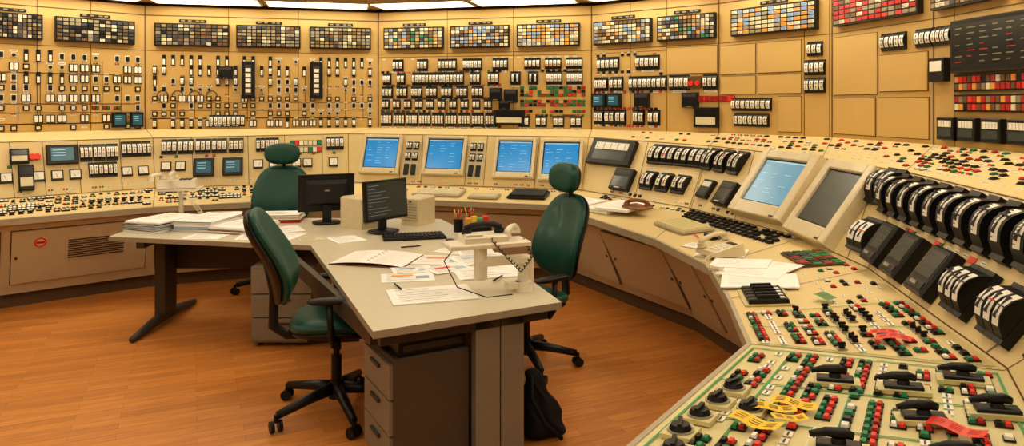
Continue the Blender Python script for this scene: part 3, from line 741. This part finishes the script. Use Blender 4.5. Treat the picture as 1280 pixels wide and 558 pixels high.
# ---------------------------------------------------------------- desk objects
def dmonitor(x,y,z,face,w=.40,h=.32,scr='glass',name='computer_monitor'):
    a=math.atan2(face[0],-face[1]); F=vertF(x,y,z,a); G=yawF(x,y,z,a); e=empty(name,(x,y,z))
    mb=MB(); mb.cushion(G.up(.012),.24,.20,.024,'black',3); mb.box(G,-.035,.035,-.0,.03,.01,.16,'black'); mb.build('stand',e)
    S=F.tilt(0,.10+h/2,-.06); S=Fr(S.o+S.n*.01,S.ex,S.ey,S.n)
    mb=MB(); W,H=w/2,h/2; mb.bbox(S,-W,W,-H,H,0,.03,'black',.006)
    mb.box(Fr(S.o,-S.ex,S.ey,-S.n),-W*.75,W*.75,-H*.7,H*.7,0,.045,'blacksoft',.03)
    mb.box(Fr(S.o,-S.ex,S.ey,-S.n),-.02,.02,.02,.03,.045,.046,'silver')
    mb.box(S,-W+.018,W-.018,-H+.022,H-.018,.03,.0315,scr)
    if scr=='screengrey':
        for k in range(10): mb.box(S,-W+.03,-W+.06+R()*.2,H-.04-k*.025,H-.037-k*.025,.0315,.032,'bluew')
    mb.build('display',e)
dmonitor(-1.55,6.02,.75,(-.35,.93),.46,.31)
dmonitor(-1.0,5.60,.75,(.80,-.60),.44,.31,'screengrey')
def speaker(x,y,a,h=.24):
    F=yawF(x,y,.75,a); mb=MB(); mb.bbox(F,-.085,.085,-.13,.13,0,h,'ivory',.012); V_=vertF(x,y,.75,a); V_=Fr(V_.p(0,0,.13),V_.ex,V_.ey,V_.n)
    for k in range(7): mb.box(V_,-.06,.06,.04+k*.022,.05+k*.022,0,.003,'fascia')
    mb.cyl(V_,0,h-.03,.01,0,.006,'darkgrey',8); mb.build('desk_speaker')
speaker(-1.24,5.84,.9,.25); speaker(-.78,6.0,-.4,.23)
keyboard(yawF(-.73,5.36,.751,.25),.46,.19,'black','blacksoft')
mb=MB(); mb.cushion(yawF(-.44,5.16,.766,.5),.06,.11,.03,'black',2.4); mb.build('computer_mouse')
def paper(x,y,w,h,a,t=.004,name='paper_sheet',m='paper',z=.751,lines=8,cover=None):
    F=yawF(x,y,z,a); mb=MB(); mb.box(F,-w/2,w/2,-h/2,h/2,0,t,m)
    for k in range(lines):
        yy=h*.38-k*h*.76/max(1,lines-1); mb.box(F,-w*.40,-w*.40+w*(.35+.42*R()),yy,yy+.003,t,t+.0004,'paperdim' if k%2 else 'ink')
    if cover:
        mb.box(F,-w*.3,w*.1,h*.1,h*.3,t,t+.0006,cover); mb.box(F,w*.15,w*.4,-h*.2,h*.1,t,t+.0006,random.choice(('paperblue','orange','bluew')))
    mb.build(name)
def stack(x,y,w,h,a,n,z=.751,cols=('paper','white','paper','paperblue')):
    mb=MB(); zz=0
    for k in range(n):
        F=yawF(x+(R()-.5)*.02,y+(R()-.5)*.02,z,a+(R()-.5)*.14); t=.007+R()*.012; c=random.choice(cols) if k<n-1 else 'paper'
        mb.box(F,-w/2,w/2,-h/2,h/2,zz,zz+t,c); zz+=t+.0005
        if R()<.6: mb.box(F,-w/2-.003,w/2+.003,-h/2-.003,h/2+.003,zz-.0005,zz+.0015,random.choice(('black','ink','woodbrown'))); zz+=.0015
    F=yawF(x,y,z,a)
    mb.box(F,-w/2+.004,w/2-.004,-h/2+.004,h/2-.004,zz,zz+.003,'paper'); zz+=.003
    for k in range(7): mb.box(F,-w*.36,w*.3*R(),h*.3-k*h*.09,h*.3-k*h*.09+.003,zz,zz+.0004,'ink')
    mb.build('paper_stack')
stack(-2.80,5.78,.32,.46,-.35,6); stack(-2.46,5.84,.34,.46,-.15,5); stack(-2.13,5.74,.32,.44,-.3,4); stack(-1.98,6.16,.36,.26,.1,5,cols=('paper','cream','red'))
stack(-2.50,6.20,.30,.18,.1,4); paper(-1.78,5.72,.21,.30,.5); paper(-1.70,5.42,.21,.28,-.2,.003); paper(-1.22,5.30,.22,.26,.6,.003)
paper(-2.30,5.40,.28,.20,-.1,.003); paper(-1.95,5.40,.21,.24,.15,.003,cover='paperblue'); paper(-1.48,5.30,.18,.14,.4,.003,m='cream')
F=yawF(-.86,4.60,.751,-.22); mb=MB()
for s in(-1,1):
    N=5; zf=lambda x:.024-.016*(abs(x)/.24)+.004*math.sin(abs(x)*13)
    for k in range(N):
        x0,x1=s*.24*k/N,s*.24*(k+1)/N
        q=[F.p(x0,-.19,zf(x0)),F.p(x1,-.19,zf(x1)),F.p(x1,.19,zf(x1)),F.p(x0,.19,zf(x0))]; mb.face(q if s>0 else q[::-1],'paper')
mb.box(F,-.243,.243,-.193,.193,0,.004,'woodbrown')
for r in range(11):
    for s in(-1,1): 
        x0=-.20 if s<0 else .03; L=.08+R()*.09; n_=4
        for q_ in range(n_):
            xa=x0+L*q_/n_; xb=x0+L*(q_+1)/n_
            mb.face([F.p(xa,.15-r*.03,zf(xa)+.001),F.p(xb,.15-r*.03,zf(xb)+.001),F.p(xb,.153-r*.03,zf(xb)+.001),F.p(xa,.153-r*.03,zf(xa)+.001)],'paperdim')
for k in range(6): mb.tube([F.p(-.012,-.14+k*.056,.022),F.p(0,-.14+k*.056,.034),F.p(.012,-.14+k*.056,.022)],.002,'silver',6)
mb.build('open_notebook')
paper(-.45,4.60,.36,.26,-.1,.002,cover='orange'); paper(-.20,4.62,.36,.26,.45,.003,cover='paperblue',z=.754); paper(-.35,4.94,.24,.34,-.5,.003)
paper(-.60,4.14,.30,.21,.2,.002,cover='orange'); paper(-.38,4.34,.26,.18,.6,.003,z=.7545,cover='redbright'); paper(-.14,4.26,.40,.30,.25,.006,z=.751); paper(-.60,4.32,.24,.17,.3,.002,z=.7535,cover='bluew')
paper(-.42,3.76,.44,.30,.30,.006,lines=10); paper(-.25,5.06,.21,.15,.1,.003,m='cream'); paper(-.24,4.80,.24,.18,.2,.003,z=.758)
mb=MB(); F=yawF(-.42,5.62,.751); 
for x,y in((0,0),(.09,.02)):
    mb.cyl(F,x,y,.035,0,.10,'black',14,.038)
    for k in range(5): mb.tube([F.p(x+(R()-.5)*.03,y+(R()-.5)*.03,.08),F.p(x+(R()-.5)*.08,y+(R()-.5)*.05,.17+R()*.02)],.004,random.choice(('black','redbright','yellow','silver')),6)
mb.build('pen_holder')
mb=MB(); F=yawF(-.26,5.35,.751,.2); mb.bbox(F,-.10,.10,-.06,.06,0,.09,'black',.005)
for k,c in enumerate(('orange','yellow','greenline','redbright')): mb.box(F,-.085+k*.043,-.046+k*.043,-.03,.03,.09,.15+.012*(k%2),c)
mb.build('sticky_note_dispenser')
mb=MB()
for x,y,a in((-.70,4.98,.4),(-.08,4.08,1.2),(-.62,3.9,2.)):
    F=yawF(x,y,.762,a); mb.tube([F.p(-.07,0,0),F.p(.06,0,0),F.p(.075,0,0)],[.005,.005,.001],'black',6)
mb.build('ballpoint_pens')
def handset(mb,F,m='phonewhite'):
    mb.tube([F.p(-.095,0,.012),F.p(-.06,0,.03),F.p(0,0,.036),F.p(.06,0,.03),F.p(.095,0,.012)],[.020,.016,.015,.016,.020],m,10)
    for s in(-1,1): mb.cyl(F,s*.09,0,.028,-.012,.014,m,14,.024)
def coil(mb,pts,m='phonewhite',r=.008,turns=22):
    P=[];n=turns*7
    for i in range(n):
        t=i/(n-1)*(len(pts)-1); k=min(int(t),len(pts)-2); f=t-k; p=Vector(pts[k]).lerp(Vector(pts[k+1]),f); a=2*math.pi*i/7
        P.append(p+Vector((math.cos(a)*r,math.sin(a)*r*.6,math.sin(a)*r)))
    mb.tube(P,.0028,m,5)
def phone(x,y,z,a,cord=None,name='telephone'):
    F=yawF(x,y,z,a); mb=MB()
    vs=[F.p(-.10,-.11,0),F.p(.10,-.11,0),F.p(.10,.11,0),F.p(-.10,.11,0),F.p(-.095,-.105,.03),F.p(.095,-.105,.03),F.p(.09,.10,.075),F.p(-.09,.10,.075)]
    mb.add(vs,[(0,3,2,1),(4,5,6,7),(0,1,5,4),(1,2,6,5),(2,3,7,6),(3,0,4,7)],'ivory')
    G=Fr((vs[4]+vs[6])/2,F.ex,(vs[7]-vs[4]).normalized(),F.ex.cross((vs[7]-vs[4]).normalized()))
    for r in range(4):
        for c in range(3): mb.box(G,.0+c*.026,.018+c*.026,-.07+r*.026,-.052+r*.026,0,.006,'white')
    mb.box(G,0,.075,.045,.075,0,.003,'glass')
    handset(mb,G.rot(-.055,0,math.pi/2).up(.02),'ivory')
    if cord: coil(mb,cord,'ivory')
    mb.build(name)
e=empty('telephone_on_stand',(-3.0,6.2,.75)); mb=MB(); F=yawF(-2.86,6.22,.75,.2)
mb.cushion(F.up(.01),.18,.16,.02,'phonewhite',3); mb.tube([F.p(0,0,.01),F.p(0,0,.22),F.p(-.03,.02,.26)],.020,'phonewhite',10); mb.bbox(F,-.19,.16,-.10,.12,.255,.275,'phonewhite',.005); mb.build('stand',e)
G=yawF(-2.88,6.22,1.03,.3); mb=MB(); mb.box(G,-.16,.15,-.10,.11,0,.065,'phonewhite',.012)
for r in range(4):
    for c in range(3): mb.box(G,.01+c*.034,.036+c*.034,-.06+r*.034,-.038+r*.034,.065,.071,'darkgrey')
handset(mb,G.rot(-.05,0,1.5).up(.090)); handset(mb,G.rot(-.17,-.02,1.2).up(.080))
coil(mb,[G.p(-.06,-.10,.05),G.p(.12,-.15,-.1),G.p(.19,-.1,-.22),G.p(.16,0,-.26)],r=.016); mb.build('handset_unit',e)
phone(1.28,4.42,.828,-1.2,cord=[(1.22,4.32,.85),(1.14,4.22,.84),(1.10,4.05,.835),(1.16,3.95,.84)])
e=empty('swing_arm_telephone',(.05,3.95,.75)); mb=MB(); F=yawF(.06,3.86,.75,.35); PW='phonewhite'
mb.cyl(F,0,0,.055,0,.05,PW,20,.045); mb.cyl(F,0,0,.03,.05,.15,PW,16); mb.box(F,-.10,.03,-.03,.03,.02,.05,PW,.004)
mb.bbox(F,-.26,.04,-.035,.035,.15,.19,PW,.01); mb.cyl(F,-.24,0,.036,.08,.26,PW,16); mb.cyl(F,.06,.08,.03,0,.15,PW,14)
mb.build('arm_base',e)
mb=MB(); mb.bbox(F,-.42,.02,-.07,.10,.25,.275,PW,.006); mb.bbox(F,-.34,-.10,-.05,.09,.275,.315,PW,.012); mb.build('phone_platform',e)
mb=MB(); G=yawF(*F.p(-.22,.02,.33),.35); handset(mb,G,'blacksoft'); G2=yawF(*F.p(-.05,.05,.30),1.3); handset(mb,G2)
mb.box(F,-.33,-.24,-.045,.03,.315,.322,'white'); coil(mb,[F.p(-.2,-.06,.30),F.p(-.12,-.10,.20),F.p(-.05,-.10,.13),F.p(.02,-.08,.2),F.p(.0,0,.28)],'blacksoft',.006,20); mb.build('handsets',e)
mb=MB(); mb.tube([F.p(-.35,.03,.27),F.p(-.45,-.05,.20),F.p(-.4,-.12,.08),F.p(-.25,-.14,.02),F.p(-.1,-.1,.012)],.003,'black',6); mb.build('cable',e)
def cpaper(i,u,v,w,h,a,t=.004,z=.004,**k):
    F=df(i,u,v,z).rot(0,0,a); mb=MB(); mb.box(F,-w/2,w/2,-h/2,h/2,0,t,'paper')
    for r in range(7): mb.box(F,-w*.4,-w*.4+w*(.3+.4*R()),h*.36-r*h*.11,h*.36-r*h*.11+.003,t,t+.0004,'paperdim')
    mb.build('paper_sheet')
cpaper(5,.28,.24,.32,.22,1.2,.02); cpaper(5,.56,.28,.34,.24,1.0,.006,.014); cpaper(5,.50,.42,.32,.22,.8,.004,.012); cpaper(5,.80,.26,.38,.28,1.35,.006,.012)
cpaper(3,.50,.50,.32,.42,.1,.03); cpaper(3,.60,.50,.34,.38,.3,.02,.038); cpaper(3,.22,.5,.3,.24,.1,.01); cpaper(4,.85,.25,.30,.21,.9,.004); cpaper(3,.10,.35,.26,.18,-.2,.004); cpaper(4,.55,.2,.16,.12,.4,.003)
mb=MB(); F=df(3,.72,.48,.09); handset(mb,F.rot(0,0,.6),'woodbrown'); mb.bbox(F,-.12,.12,-.07,.07,-.03,-.010,'woodbrown',.006); mb.build('wooden_handset_rest')
mb=MB(); F=df(4,.55,.45,.005); mb.bbox(F,-.05,.05,-.035,.035,0,.03,'black',.006); mb.cyl(F,.11,.02,.035,0,.02,'darkgrey',14); mb.tube([F.p(-.16,-.05,.006),F.p(-.04,-.08,.006)],.005,'redbright',6); mb.build('desk_stationery')
# slumped black shoulder bag leaning behind the desk leg
mb=MB(); F=yawF(.17,3.80,0,.3)
def bag(X,Y,Z):
    t=(Y+.18)/.36; f=1.2-.95*t
    return (X*f-.07*t+.014*math.sin(Y*38+X*20),Y,Z*(1.2-.8*t)*(1+.12*math.sin(X*55+Y*14)))
mb.cushion(Fr(F.p(0,0,.18),F.ex,Vector((0,0,1)),F.ey*-1),.26,.36,.18,'cloth',3.2,bag,12,48)
mb.tube([F.p(-.08,-.03,.33),F.p(-.10,-.09,.24),F.p(-.04,-.13,.12),F.p(.05,-.13,.03)],.010,'cloth'); mb.build('shoulder_bag')

# ---------------------------------------------------------------- camera & world
cam=bpy.data.cameras.new('camera'); co=bpy.data.objects.new('camera',cam); bpy.context.scene.collection.objects.link(co)
co.location=(0,0,1.75); co.rotation_euler=(math.radians(90),0,0); cam.sensor_width=36; cam.lens=25.3; cam.shift_y=-149/1280; cam.clip_start=.02
bpy.context.scene.camera=co
w=bpy.data.worlds.new('world'); bpy.context.scene.world=w; w.use_nodes=True; w.node_tree.nodes['Background'].inputs[0].default_value=(.9,.75,.5,1); w.node_tree.nodes['Background'].inputs[1].default_value=.1
